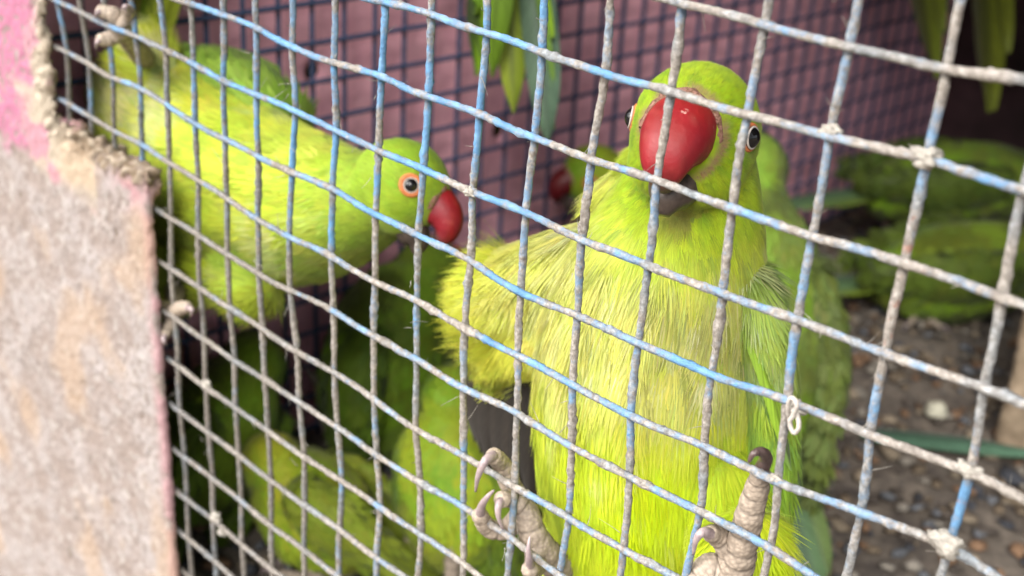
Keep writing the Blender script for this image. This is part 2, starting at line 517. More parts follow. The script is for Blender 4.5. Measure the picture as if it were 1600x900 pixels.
    tag(o, 'rough beige plastered pier with flaking pink paint and a broken upper corner', 'pier')
    return o
PIER = pier()

# ------------------------------------------------------------------ the wire mesh in front
SP = 0.016
JPX={-1:{3:(1060,2),4:(1191,36),5:(1325,72),6:(1477,105)},0:{-2:(600,2),-1:(673,20),0:(757,49),1:(843,78),2:(941,111),3:(1046,142),4:(1166,176),5:(1296,210),6:(1447,247),7:(1597,295)},1:{-6:(345,20),-5:(397,40),-4:(455,70),-3:(520,95),-2:(592,117),-1:(665,147),0:(745,175),1:(832,212),2:(922,245),3:(1025,280),4:(1142,322),5:(1267,365),6:(1410,407),7:(1565,462)},2:{-8:(255,75),-7:(300,95),-6:(347,122),-5:(398,146),-4:(457,169),-3:(520,200),-2:(587,230),-1:(660,261),0:(737,298),1:(820,327),2:(907,370),3:(1010,412),4:(1125,455),5:(1243,498),6:(1382,547),7:(1537,602)},3:{-10:(172,117),-9:(217,135),-8:(260,160),-7:(302,187),-6:(347,215),-5:(398,238),-4:(452,265),-3:(517,292),-2:(585,330),-1:(652,365),0:(732,402),1:(810,450),2:(897,490),3:(995,532),4:(1110,580),5:(1227,623),6:(1357,675),7:(1515,735)},4:{-5:(400,337),-4:(450,367),-3:(515,395),-2:(582,435),-1:(647,467),0:(722,506),1:(807,552),2:(892,597),3:(985,645),4:(1097,695),5:(1213,748),6:(1342,797),7:(1482,852)},5:{-4:(450,450),-3:(517,480),-2:(580,520),-1:(648,557),0:(722,601),1:(805,642),2:(890,692),3:(980,740),4:(1090,795),5:(1202,850)},6:{-5:(405,507),-4:(460,545),-3:(520,577),-2:(582,620),-1:(647,665),0:(721,706),1:(800,755),2:(885,802),3:(972,855)},7:{-5:(412,590),-4:(465,622),-3:(525,662),-2:(585,705),-1:(652,747),0:(720,788),1:(795,835)},8:{-5:(417,670),-4:(472,707),-3:(530,747),-2:(590,787),-1:(655,830),0:(722,877)}}
def mesh_nodes():
    meas = {}
    for j, r in JPX.items():
        for i, (u, v) in r.items():
            p = P(u, v, 0.0)
            meas[(i, j)] = np.array([p[0] - i * SP, p[2] + j * SP])
    keys = np.array(list(meas)); res = np.array(list(meas.values()))
    out = {}
    for i in range(-14, 12):
        for j in range(-6, 16):
            if (i, j) in meas:
                r = meas[(i, j)]
            else:
                d2 = ((keys - np.array([i, j])) ** 2).sum(1) + .15
                w_ = 1 / d2 ** 1.6
                far = math.sqrt(d2.min())
                r = (res * w_[:, None]).sum(0) / w_.sum() * max(.3, 1 - .07 * far)
            out[(i, j)] = (i * SP + r[0], -j * SP + r[1])
    for j in range(-6, 16):                       # buried in the pier, run straight on
        e, g = out[(-10, j)], out[(-7, j)]
        for i in range(-14, -10):
            if (i, j) not in meas:
                k = (i + 10) / -3.0
                out[(i, j)] = (e[0] + (e[0] - g[0]) * k * .95, e[1] + (e[1] - g[1]) * k)
    return out
ND = mesh_nodes()
WR = 0.00078
panel = thing('wire_mesh_panel', 'blue painted square wire mesh front of the cage, dusty and chipped', 'wire mesh', (0.0, 0.0, FLOOR))
def front_wire(path, seed, horiz):
    n = len(path)
    sides = 8
    lump = np.zeros((n, sides)); col = np.zeros((n * sides + 2, 3))
    th = np.linspace(0, 2 * np.pi, sides, endpoint=False)
    rustbias = random.uniform(-.1, .1)
    for a in range(n):
        p = path[a]
        big = N3(p, 95, seed); 
        grime = max(0, N3(p, 180, seed + 3)) 
        for k in range(sides):
            q = (p[0] * 900 + 1.3 * math.cos(th[k]), p[1] * 900 + seed, p[2] * 900 + 1.3 * math.sin(th[k]))
            lump[a, k] = .00021 * mnoise.noise(q) + .00085 * grime * (mnoise.noise((q[0] * .8 + 9, q[1], q[2] * .8)) + .30)
        lump[a] += .00010 * big
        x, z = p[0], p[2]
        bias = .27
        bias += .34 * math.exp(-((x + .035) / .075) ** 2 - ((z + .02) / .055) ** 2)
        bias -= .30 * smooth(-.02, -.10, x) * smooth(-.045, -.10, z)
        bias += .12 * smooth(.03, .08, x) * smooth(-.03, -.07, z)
        col[a * sides:(a + 1) * sides, 2] = .70 + .30 * smooth(-.10, .0, x) + .12 * N3(p, 50, seed + 5)  # dust tone lowered towards the left, painting in the dimmer light there
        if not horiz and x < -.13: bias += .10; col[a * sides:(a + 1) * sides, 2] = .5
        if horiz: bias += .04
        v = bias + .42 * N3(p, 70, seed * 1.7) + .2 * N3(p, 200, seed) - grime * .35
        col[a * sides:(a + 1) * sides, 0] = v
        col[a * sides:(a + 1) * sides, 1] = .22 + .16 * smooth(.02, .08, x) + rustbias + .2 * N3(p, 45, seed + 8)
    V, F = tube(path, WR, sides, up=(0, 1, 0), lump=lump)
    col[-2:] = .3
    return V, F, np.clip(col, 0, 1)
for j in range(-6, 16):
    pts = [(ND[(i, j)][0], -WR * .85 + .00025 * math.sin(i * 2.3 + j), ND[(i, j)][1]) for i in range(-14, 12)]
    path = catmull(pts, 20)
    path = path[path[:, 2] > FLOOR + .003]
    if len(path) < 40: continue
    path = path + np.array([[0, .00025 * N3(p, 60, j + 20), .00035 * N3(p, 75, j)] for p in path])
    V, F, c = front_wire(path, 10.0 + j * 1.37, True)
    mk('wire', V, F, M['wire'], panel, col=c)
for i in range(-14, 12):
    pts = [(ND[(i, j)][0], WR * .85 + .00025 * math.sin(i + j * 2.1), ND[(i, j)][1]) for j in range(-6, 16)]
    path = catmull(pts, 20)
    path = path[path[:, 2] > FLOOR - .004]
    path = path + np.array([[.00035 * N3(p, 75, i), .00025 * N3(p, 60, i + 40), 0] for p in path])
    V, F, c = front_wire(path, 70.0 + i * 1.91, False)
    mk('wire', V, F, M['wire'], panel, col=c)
# caked droppings on the wire
def blob(c, r, seed, amp=.35):
    v, f = ICO3
    d = np.array([1 + amp * mnoise.noise(Vector(q * 1.6) + Vector((seed, 0, 0))) + amp * .6 * mnoise.noise(Vector(q * 4) + Vector((0, seed, 0))) for q in v])
    return np.asarray(c) + v * d[:, None] * np.asarray(r), f
for k, (u, v, s) in enumerate([(1482, 850, .0022), (323, 601, .0015), (338, 808, .0017), (346, 832, .0012), (1240, 636, .0014),
                               (735, 300, .0013), (1298, 205, .0012), (1447, 246, .0016), (1514, 736, .0015), (1212, 748, .0009)]):
    V, F = blob(P(u, v, -.0006), (s * 1.3, s * .75, s * .85), k * 3.1, .75)
    mk('dried_dropping', V, F, M['dirt'], panel)
# wisps of down and dust caught on the wires
Vs = []; Fs = []; nv = 0
keys = [k for k in ND if -9 <= k[0] <= 8 and -2 <= k[1] <= 9]
for k in range(330):
    i, j = random.choice(keys)
    if (i + 1, j) not in ND or (i, j + 1) not in ND: continue
    a = np.array([ND[(i, j)][0], 0, ND[(i, j)][1]])
    nxt = ND[(i + 1, j)] if random.random() < .55 else ND[(i, j + 1)]
    bb = np.array([nxt[0], 0, nxt[1]])
    p = a + (bb - a) * random.random() + np.array([0, random.uniform(-.0015, .001), random.uniform(-.0003, .001)])
    L = random.uniform(.0012, .0042)
    d = nrm(RNG.normal(size=3)); d2 = nrm(RNG.normal(size=3))
    q = [p, p + d * L * .5 + d2 * L * .12, p + d * L + d2 * L * .4]
    V, F = tube(catmull(q, 3), np.linspace(.00011, .00003, 7), 3, caps=False)
    Vs.append(V); Fs.append(F + nv); nv += len(V)
mk('caught_down', np.vstack(Vs), np.vstack(Fs), M['dirt'], panel, kind='stuff')
# the looped scrap of string
q = [P(u, v, y) for u, v, y in [(1236, 668, -.001), (1231, 640, -.003), (1236, 622, -.004), (1245, 630, -.0045), (1240, 648, -.0042), (1234, 660, -.004), (1240, 676, -.004), (1248, 668, -.004), (1246, 650, -.0036), (1238, 640, -.0028)]]
pth = catmull(q, 8)
lump = np.array([[.00012 * mnoise.noise((a * .7, k * 1.3, 2.0)) for k in range(7)] for a in range(len(pth))])
V, F = tube(pth, .00042, 7, lump=lump)
tag(mk('string_scrap', V, F, simple('string_fibre', (.50, .46, .42), .9, .1, .25, 1500, .0002)),
    'little looped scrap of dirty white string caught on the mesh', 'string')

# ---- mesh along the pink side wall: dark blue wires
side = thing('side_wire_mesh', 'dark blue square wire mesh along the pink side wall', 'wire mesh', (WALLX + .012, .3, FLOOR))
def straight(a, b, seed):
    pth = np.linspace(a, b, 46)
    pth = pth + np.array([[0.0006 * mnoise.noise((k * .35, seed, 0)), .0005 * mnoise.noise((k * .3, seed, 5)), .0005 * mnoise.noise((k * .3, seed, 9))] for k in range(46)])
    return tube(pth, .0011, 6, up=(1, 0, .1))
ax = WALLX + .010
vd = None
for k in range(42):
    y = .012 + k * SP
    if vd is None:
        V, F = straight((ax, y, FLOOR + .002), (ax, y, .40), 1)
        vd = mk('wire', V, F, M['wallwire'], side); vy = y
    else:
        o = vd.copy(); COL.objects.link(o); o.parent = side; o.location = (0, y - vy, 0)
hd = None
for k in range(40):
    z = -.242 + k * SP
    if hd is None:
        V, F = straight((ax + .002, .004, z), (ax + .002, BACKY - .012, z), 2)
        hd = mk('wire', V, F, M['wallwire'], side); hz = z
    else:
        o = hd.copy(); COL.objects.link(o); o.parent = side; o.location = (0, 0, z - hz)

# ------------------------------------------------------------------ parakeets
cm = 0.01
LIME = np.array([.46, .56, .035]); YEL = np.array([.63, .62, .08]); GREEN = np.array([.20, .36, .018])
PALE = np.array([.62, .62, .30]); OLIVE = np.array([.15, .22, .02]); TEAL = np.array([.07, .165, .11]); SLATE = np.array([.036, .031, .027])

def ellip(c, axes, r, base=None):
    v, f = base or ICO2
    return np.asarray(c) + (v * np.asarray(r)) @ np.asarray(axes), f
def chain(nodes, ventral, sub=5, k=.8):
    pos = catmull([n_[0] for n_ in nodes], sub)
    rad = catmull([(n_[1], n_[2], 0) for n_ in nodes], sub)
    T = nrm(np.gradient(pos, axis=0))
    ven = np.asarray(ventral, float)
    if ven.ndim == 1: ven = np.repeat(ven[None], len(pos), 0)
    fr = nrm(ven - (ven * T).sum(1, keepdims=True) * T)
    lat = np.cross(T, fr)
    ell = [ellip(pos[i], [lat[i], fr[i], T[i]], [rad[i, 0], rad[i, 1], k * min(rad[i, 0], rad[i, 1])]) for i in range(len(pos))]
    return dict(ell=ell, pos=pos, T=T, fr=fr, lat=lat, rad=rad, s=np.linspace(0, 1, len(pos)))

def plumage(name, surf, n, flow, colf, lenf, parent, barbs=7, lift=.22, wid=.34, keep=None, dens=None, mat=None, ragged=.2, fine=1.0, var=1.0, tipw=.12):
    """overlapping small feathers, each a fan of fine barbs, growing from a body surface"""
    V, T, Nn = surf
    tri = V[T]
    area = np.linalg.norm(np.cross(tri[:, 1] - tri[:, 0], tri[:, 2] - tri[:, 0]), axis=1)
    cen = tri.mean(1)
    if dens is not None: area = area * dens(cen)
    if keep is not None: area = area * keep(cen)
    k = RNG.choice(len(T), n, p=area / area.sum())
    a = RNG.random((n, 2)); sw = a.sum(1) > 1; a[sw] = 1 - a[sw]
    t3 = tri[k]
    p = t3[:, 0] + a[:, :1] * (t3[:, 1] - t3[:, 0]) + a[:, 1:] * (t3[:, 2] - t3[:, 0])
    nn = nrm(Nn[T[k]].mean(1))
    d = flow(p, nn)
    d = d + RNG.normal(size=d.shape) * .09
    d = d - (d * nn).sum(1, keepdims=True) * nn
    fade = .3 + .7 * smooth(.2, .6, np.linalg.norm(d, axis=1))      # short where the lie of the feathers turns
    d = nrm(d)
    sd_ = np.cross(nn, d)
    L = lenf(p) * RNG.uniform(.75, 1.25, n) * fade
    Wd = L * wid * RNG.uniform(.8, 1.2, n)
    lf = (lift(p) if callable(lift) else lift) * RNG.uniform(.5, 1.6, n)
    c0 = colf(p, nn)
    c0 = c0 * (1 + var * RNG.uniform(-.10, .09, (n, 1))) * (1 + RNG.normal(size=(n, 3)) * np.array([.05, .03, .1]))
    kb = np.linspace(-1, 1, barbs)
    S = np.array([0.0, .5, 1.0]); WB = np.array([1.0, .95, tipw])
    Lb = L[:, None] * (1 - .30 * kb[None] ** 2) * RNG.uniform(1 - ragged, 1 + ragged * .6, (n, barbs))
    out = np.zeros((n, barbs, 3, 2, 3)); col = np.zeros((n, barbs, 3, 2, 3))
    jit = RNG.normal(size=(n, barbs)) * .16
    bc = 1 + var * RNG.uniform(-.16, .12, (n, barbs))
    for si, s in enumerate(S):
        sp_ = [.18, .8, 1.0][si]
        x = (kb[None] + jit * s) * sp_ * Wd[:, None]
        along = Lb * s - L[:, None] * .12
        up = L[:, None] * (.02 + lf[:, None] * s - lf[:, None] * .55 * s * s) - Wd[:, None] * (.22 if var > .5 else .05) * kb[None] ** 2 * s
        ctr = p[:, None] + d[:, None] * along[..., None] + sd_[:, None] * x[..., None] + nn[:, None] * up[..., None]
        hw = (Wd[:, None] * fine / barbs * WB[si])[..., None]
        out[:, :, si, 0] = ctr - sd_[:, None] * hw
        out[:, :, si, 1] = ctr + sd_[:, None] * hw
        tint = [1 - .28 * var, .98, 1 + .06 * var][si]
        col[:, :, si, :] = (c0[:, None] * bc[..., None] * tint)[:, :, None]
    nb = n * barbs
    base = (np.arange(nb) * 6)[:, None]
    F = np.concatenate([base + np.array([[0, 1, 3, 2]]), base + np.array([[2, 3, 5, 4]])])
    return mk(name, out.reshape(-1, 3), F, mat or M['plume'], parent, col=np.clip(col.reshape(-1, 3), .004, .9), kind='stuff')

def blade(name, base, tip, normal, width, c_in, c_out, parent, bend=.06, rows=16, notch=.5, edge=None):
    base, tip, normal = map(lambda a: np.asarray(a, float), (base, tip, normal))
    d = tip - base; L = np.linalg.norm(d); d = d / L
    normal = nrm(normal - (normal @ d) * d); sd_ = np.cross(normal, d)
    cols = np.linspace(-1, 1, 7)
    V = []; C = []; U = []
    sk = random.uniform(-.05, .05)
    for r in range(rows + 1):
        s = r / rows
        w_ = width * min(1, (s * 7 + .25)) * (1 - max(0, (s - notch) / (1 - notch)) ** 2.2 * .97)
        for x in cols:
            q = base + d * L * s + sd_ * (w_ * x + L * sk * s * s) + normal * (L * bend * math.sin(s * math.pi * .9) - width * .30 * abs(x) ** 1.5)
            V.append(q)
            k = .5 + .5 * x
            cc = c_in * (1 - k) + c_out * k
            if edge is not None and abs(x) > .9: cc = edge
            if abs(x) < .1: cc = cc * .55
            C.append(cc * (.8 + .3 * s)); U.append((x, s * L / .05))
    idx = np.arange((rows + 1) * 7).reshape(rows + 1, 7)
    F = np.stack([idx[:-1, :-1], idx[:-1, 1:], idx[1:, 1:], idx[1:, :-1]], -1).reshape(-1, 4)
    V = np.array(V); n_ = len(V)
    V2 = V - normal * .00018                                            # a feather has two faces
    F2 = F[:, ::-1] + n_
    return mk(name, np.vstack([V, V2]), np.vstack([F, F2]), M['blade'], parent, col=np.clip(np.vstack([C, C]), .004, .9), uv=np.vstack([U, U]))

def head_parts(root, hc, hf, hu, sc, eye=True, lower=True, detail=True, dull=1.0, lid=.05):
    hr = np.cross(hf, hu); A = np.array([hf, hr, hu])
    L = lambda f, r, u: np.asarray(hc) + (np.array([f, r, u]) * sc * cm) @ A
    # upper beak: a hooked loft
    bs = 1.0 if lid < .06 else .92
    path = catmull([(.75, .02), (1.32, .04), (1.80, -.16), (2.03, -.55), (1.96, -.92), (1.82, -1.10)], 5)
    w_ = catmull([(.68, .72, 0), (.70, .71, 0), (.64, .60, 0), (.49, .43, 0), (.27, .22, 0), (.07, .05, 0)], 5)
    path = np.column_stack([.75 + (path[:, 0] - .75) * bs, path[:, 1] * bs - (1 - bs) * .25]); w_ = w_ * bs
    Tn = nrm(np.gradient(path, axis=0))
    sides = 24 if detail else 12
    V = []; C = []
    for i in range(len(path)):
        nf, nu = -Tn[i, 1], Tn[i, 0]
        for k in range(sides):
            a = 2 * math.pi * k / sides
            ca, sa = math.cos(a), math.sin(a)
            x = w_[i, 0] * math.copysign(abs(ca) ** .85, ca); y = w_[i, 1] * math.copysign(abs(sa) ** .9, sa)
            q = L(path[i, 0] + nf * y, x, path[i, 1] + nu * y)
            V.append(q)
            s = i / (len(path) - 1)
            red = np.array([.22, .005, .014]); org = np.array([.31, .024, .013])
            c = red + (org - red) * max(0, sa) * (1 - s) * (.6 + .4 * N3(q, 260))
            c = c * (1 - .25 * smooth(.1, .6, N3(q, 320, 4)))
            c = c * (1 + .22 * mnoise.noise((a * 5.0, s * 1.5, 3.0)) + .12 * mnoise.noise((a * 1.5, s * 14.0, 8.0)))
            c = c + np.array([.05, .02, .015]) * smooth(.35, .6, N3(q, 900, 7))
            dk = smooth(.60, .86, s + .06 * N3(q, 400)) + .55 * smooth(-.35, -.95, sa) * smooth(.25, .6, s)  # dark horn tip, plus shading painted on the underside of the hook
            c = c * (1 - min(1, dk)) + np.array([.05, .03, .028]) * min(1, dk)
            C.append(c * dull)
    n_ = len(path)
    idx = np.arange(n_ * sides).reshape(n_, sides)
    F = np.stack([idx[:-1], np.roll(idx, -1, 1)[:-1], np.roll(idx, -1, 1)[1:], idx[1:]], -1).reshape(-1, 4).tolist()
    F.append(idx[-1].tolist()); F.append(idx[0][::-1].tolist())
    mk('upper_beak', V, F, M['beak'], root, col=np.array(C))
    if lower:
        pth = [L(*q) for q in [(.50, 0, -.82), (1.0, 0, -1.02), (1.36, 0, -1.26), (1.50, 0, -1.58)]]
        V, F = tube(catmull(pth, 5), catmull([(.48, 0, 0), (.52, 0, 0), (.38, 0, 0), (.12, 0, 0)], 5)[:, 0] * sc * cm, 14, up=hu)
        mk('lower_beak', V, F, M['lower'], root)
    # bare rim of skin round the beak
    rim = []
    for k in range(49):
        a = 2 * math.pi * k / 48
        rim.append(L(1.20 + .06 * math.sin(a) + .04 * math.cos(3 * a) - .12 * max(0, -math.sin(a)), .735 * bs * math.cos(a), .02 - (1 - bs) * .25 + .77 * bs * math.sin(a)))
    rim = np.array(rim)
    rr = np.array([(.10 + .07 * N3(q, 700)) * sc * cm for q in rim])
    lump = np.array([[.045 * cm * N3(q + .001 * np.array([math.cos(b_), math.sin(b_), 0]), 900) for b_ in np.linspace(0, 6.28, 9)] for q in rim])
    V, F = tube(rim, rr, 9, up=hf, lump=lump, caps=False)
    mk('cere', V, F, M['cere'], root)
    eyes = []
    for s in (-1, 1):
        c = L(.52 if lid > .06 else .43, s * (1.16 if lid > .06 else 1.135), .12)
        out = nrm(np.array([.30, s * 1.0, .05]) @ A)
        eyes.append(L(.52 if lid > .06 else .43, s * 1.24, .12))
        if not eye: continue
        v, f = ICO3
        e = mk('eye', c + out * .02 * sc * cm + v * .235 * sc * cm, f, M['eye'], root)
        t1 = nrm(np.cross(out, hu)); t2 = np.cross(out, t1)
        def ring(R_, lift_, rad, sq=1.0):
            return np.array([c + out * (lift_ * sc * cm) + (t1 * math.cos(a) + t2 * math.sin(a) * sq) * R_ * sc * cm for a in np.linspace(0, 2 * math.pi, 33)]), rad * sc * cm
        q, r_ = ring(.215, .125, .022)
        V, F = tube(q, r_, 6, up=out, caps=False); mk('pale_rim', V, F, M['iris'], e)
        q, r_ = ring(.225 + .9 * lid, .055, lid, .92)
        V, F = tube(q, r_, 8, up=out, caps=False); mk('eyelid', V, F, M['lid'], e)
    return L, A, eyes

def toe(root, pts, radii, claw=None, dark=False, claw_r=.10, name='toe'):
    pth = catmull(pts, 16)
    r = catmull([(a, 0, 0) for a in radii], 16)[:, 0] * cm * .86
    n_ = len(pth)
    seg = np.cumsum(np.r_[0, np.linalg.norm(np.diff(pth, axis=0), axis=1)])
    sg = seg + np.array([.0011 * N3(p, 260) for p in pth])
    r = r * (1 + .12 * np.abs(np.sin(sg / .0034 * math.pi)) ** .35 - .09)
    lump = np.array([[.00016 * N3(p + .0012 * np.array([math.cos(b_), 0, math.sin(b_)]), 700) for b_ in np.linspace(0, 6.28, 12)] for p in pth])
    V, F = tube(pth, r, 12, up=(.4, .9, .1), lump=lump)
    # rounded end
    v, f = ICO2
    ph = np.abs(np.sin(sg / .0034 * math.pi))
    cr = (.55 + .45 * smooth(.02, .35, ph))
    tc = np.repeat(cr[:, None] * np.array([[.36, .295, .235]]), 12, 0) * RNG.uniform(.85, 1.12, (n_ * 12, 1))
    tc = np.vstack([tc, tc[:1], tc[-1:]])
    o = mk(name, V, F, M['toe'], root, col=tc)
    mk('toe_pad', pth[-1] + v * r[-1] * 1.04, f, M['toe'], o, col=np.tile(tc[-1] * 1.05, (len(v), 1)))
    if claw is not None:
        cp = catmull(claw, 8)
        V, F = tube(cp, np.linspace(1, .12, len(cp)) ** .8 * claw_r * cm, 9, up=(.3, .9, .2))
        mk('claw', V, F, M['clawdark' if dark else 'claw'], o)
    return o

def nearest(ch, p):
    d2 = ((p[:, None] - ch['pos'][None]) ** 2).sum(-1)
    w_ = np.exp(-d2 / (2 * (.9 * cm) ** 2) + d2.min(1, keepdims=True) / (2 * (.9 * cm) ** 2))
    w_ /= w_.sum(1, keepdims=True)
    return w_ @ ch['T'], w_ @ ch['s'], w_ @ ch['fr']

def make_bird(label, nodes, ventral, hc, hf, hu, sc=1.0, group='parakeets in the cage', n=2500, barbs=5, voxel=.002, colf=None, extra=(),
              extra_flow=None, feath=(.0045, .011), lift=.22, dull=1.0, eye=True, base=None, wid=.34, loc=None, fine=1.0, under=.7, var=1.0):
    hf = nrm(hf); hu = nrm(np.asarray(hu) - (np.asarray(hu) @ hf) * hf)
    ch = chain(nodes, ventral)
    root = thing('parakeet', label, 'parakeet', loc if loc is not None else ch['pos'][-1], group)
    hr = np.cross(hf, hu); A = np.array([hf, hr, hu])
    parts = list(ch['ell'])
    L = lambda f, r, u: np.asarray(hc) + (np.array([f, r, u]) * sc * cm) @ A
    parts.append(ellip(hc, A, np.array([1.58, 1.30, 1.42]) * sc * cm, ICO3))
    parts.append(ellip(L(.35, 0, -.55), A, np.array([1.0, 1.18, .95]) * sc * cm, ICO3))
    parts += list(extra)
    surf = remesh(parts, voxel, 5)
    bodyc = (colf(surf[0], surf[2], nearest(ch, surf[0])[1]) * under) if colf else None
    mk('body', surf[0], surf[1], M['plume'], root, col=np.clip(bodyc, .004, .8))
    _, _, eyes = head_parts(root, np.asarray(hc), hf, hu, sc, eye=eye, detail=n > 4000, dull=dull, lid=.05 if n > 20000 else .085)
    cere = L(1.1, 0, 0)
    def flow(p, nn):
        T, s, fr = nearest(ch, p)
        dist = np.linalg.norm(p - cere, axis=1)
        w_ = (1 - smooth(.020 * sc, .040 * sc, dist))[:, None]
        d = w_ * nrm(p - cere) + (1 - w_) * T
        return extra_flow(p, nn, d) if extra_flow else d
    def hd(p):
        return 1 - smooth(.014 * sc, .036 * sc, np.linalg.norm(p - np.asarray(hc), axis=1))
    def lenf(p):
        h = hd(p)
        q_ = (p - np.asarray(hc)) @ A.T / (sc * cm)
        rim_ = np.sqrt((q_[:, 1] / .82) ** 2 + (q_[:, 2] / .87) ** 2)
        near = np.where(q_[:, 0] > .6, 1 - smooth(1.05, 1.6, rim_), 0)
        return (feath[0] * h + feath[1] * (1 - h)) * (1 - .62 * near)
    def keep(p):
        q = (p - np.asarray(hc)) @ A.T / (sc * cm)
        k = np.ones(len(p))
        k[(q[:, 0] > .6) & ((q[:, 1] / .82) ** 2 + ((q[:, 2] - .02) / .87) ** 2 < 1)] = 0
        k[(q[:, 0] > .5) & (np.abs(q[:, 1]) < .45) & (q[:, 2] < 0) & (q[:, 2] > -1.35)] = 0
        for e in eyes:
            k[np.linalg.norm(p - e, axis=1) < .44 * sc * cm] = 0
        return k
    def dens(p):
        return 1 + 4.0 * hd(p)
    plumage('plumage', surf, n, flow, lambda p, nn: colf(p, nn, nearest(ch, p)[1]), lenf, root, barbs, lift, wid, keep, dens, fine=fine, var=var, tipw=.12 if var > .5 else .4)
    return root, ch

def make_wing(root, nodes, out, n, colf, feath=.012, barbs=5, blades=(), voxel=.0018, flow=None, lift=.12, fine=1.0, wid=.34, var=1.0):
    ch = chain([(p_, w1, w0) for p_, w0, w1 in nodes], np.asarray(out, float), 5)
    surf = remesh(ch['ell'], voxel, 4)
    w_ = mk('wing', surf[0], surf[1], M['plume'], root, col=np.clip(colf(surf[0], surf[2], nearest(ch, surf[0])[1]) * .55, .004, .8))
    plumage('coverts', surf, n, flow or (lambda p, nn: nearest(ch, p)[0]), lambda p, nn: colf(p, nn, nearest(ch, p)[1]),
            lambda p: feath * np.ones(len(p)), w_, barbs, lift, wid, fine=fine, var=var, tipw=.12 if var > .5 else .4)
    for (b0, t0, nn, wd, ci, co) in blades:
        blade('flight_feather', b0, t0, nn, wd, ci, co, w_)
    return w_

def make_tail(root, base, tip, up, width=.006, n_=7, c1=GREEN, c2=TEAL, spread=.10):
    base = np.asarray(base); tip = np.asarray(tip)
    d = tip - base; L = np.linalg.norm(d); d = d / L
    up = nrm(np.asarray(up) - (np.asarray(up) @ d) * d); sd_ = np.cross(up, d)
    t = mk('tail', *ellip(base + d * .006, [sd_, up, d], (.007, .006, .016)), M['plume'], root, col=np.tile(c1 * .8, (len(ICO2[0]), 1)))
    for k in range(n_):
        x = (k - (n_ - 1) / 2) / ((n_ - 1) / 2)
        l_ = L * (1 - .55 * abs(x) ** 1.1) * random.uniform(.96, 1.03)
        c = c1 * abs(x) + c2 * (1 - abs(x))
        blade('tail_feather', base + sd_ * x * .005 + up * (1 - abs(x)) * .0022, base + d * l_ + sd_ * (x * (.007 + spread * l_)) + up * (1 - abs(x)) * .003, up,
              width * (1.15 - .3 * abs(x)), c, c * .8 + LIME * .1, t, bend=.02, notch=.55)
    return t

def mixcol(a, b_, k):
    k = np.asarray(k)[:, None]
    return a * (1 - k) + b_ * k

# ---- the bird facing out, feet hooked on the mesh
Fb = nrm([.50, -.866, 0])
Y0 = .036
hcM = P(1086, 208, .030)
toC = nrm(CAM - hcM)
hfM = nrm(toC * math.cos(.23) - RC[0] * math.sin(.23) + np.array([0, 0, -.02]))
nodesM = [(P(1084, 250, .035), .0132, .0135), (P(1072, 330, .037), .0168, .0165), (P(1046, 420, .037), .0220, .0205), (P(1022, 520, .037), .0258, .0235), (P(1012, 640, .036), .0268, .0245),
          (P(1016, 760, .036), .0262, .0235), (P(1006, 880, .038), .0215, .0205), (P(1000, 985, .042), .0130, .0130)]
sh, wr = P(893, 445, .036), P(772, 468, .034)
arm = chain([(P(970, 430, .038), .015, .014), (sh, .0138, .0125), (P(825, 458, .035), .0120, .0105), (wr, .0095, .0085)], Fb)
arm2 = chain([(P(905, 500, .036), .012, .011), (P(850, 520, .036), .0100, .0090), (P(795, 540, .036), .0070, .0060)], Fb)
thighs = [ellip(P(905, 850, .026), np.eye(3), (.010, .010, .015)), ellip(P(1120, 810, .034), np.eye(3), (.010, .010, .018)),
          ellip(P(1165, 870, .026), np.eye(3), (.009, .009, .012))]
armdir = nrm(wr - P(950, 390, .036))
def armw(p):
    q = np.minimum(((p[:, None] - arm['pos'][None]) ** 2).sum(-1).min(1), ((p[:, None] - arm2['pos'][None]) ** 2).sum(-1).min(1))
    along = (p - sh) @ armdir
    return np.exp(-q / (2 * .012 ** 2)) * smooth(-.014, .012, along)
def flowM(p, nn, d):
    k = armw(p)[:, None]
    out = nrm(armdir * .9 + np.array([0, 0, -.42]))
    return d * (1 - k) + out * k * 1.3
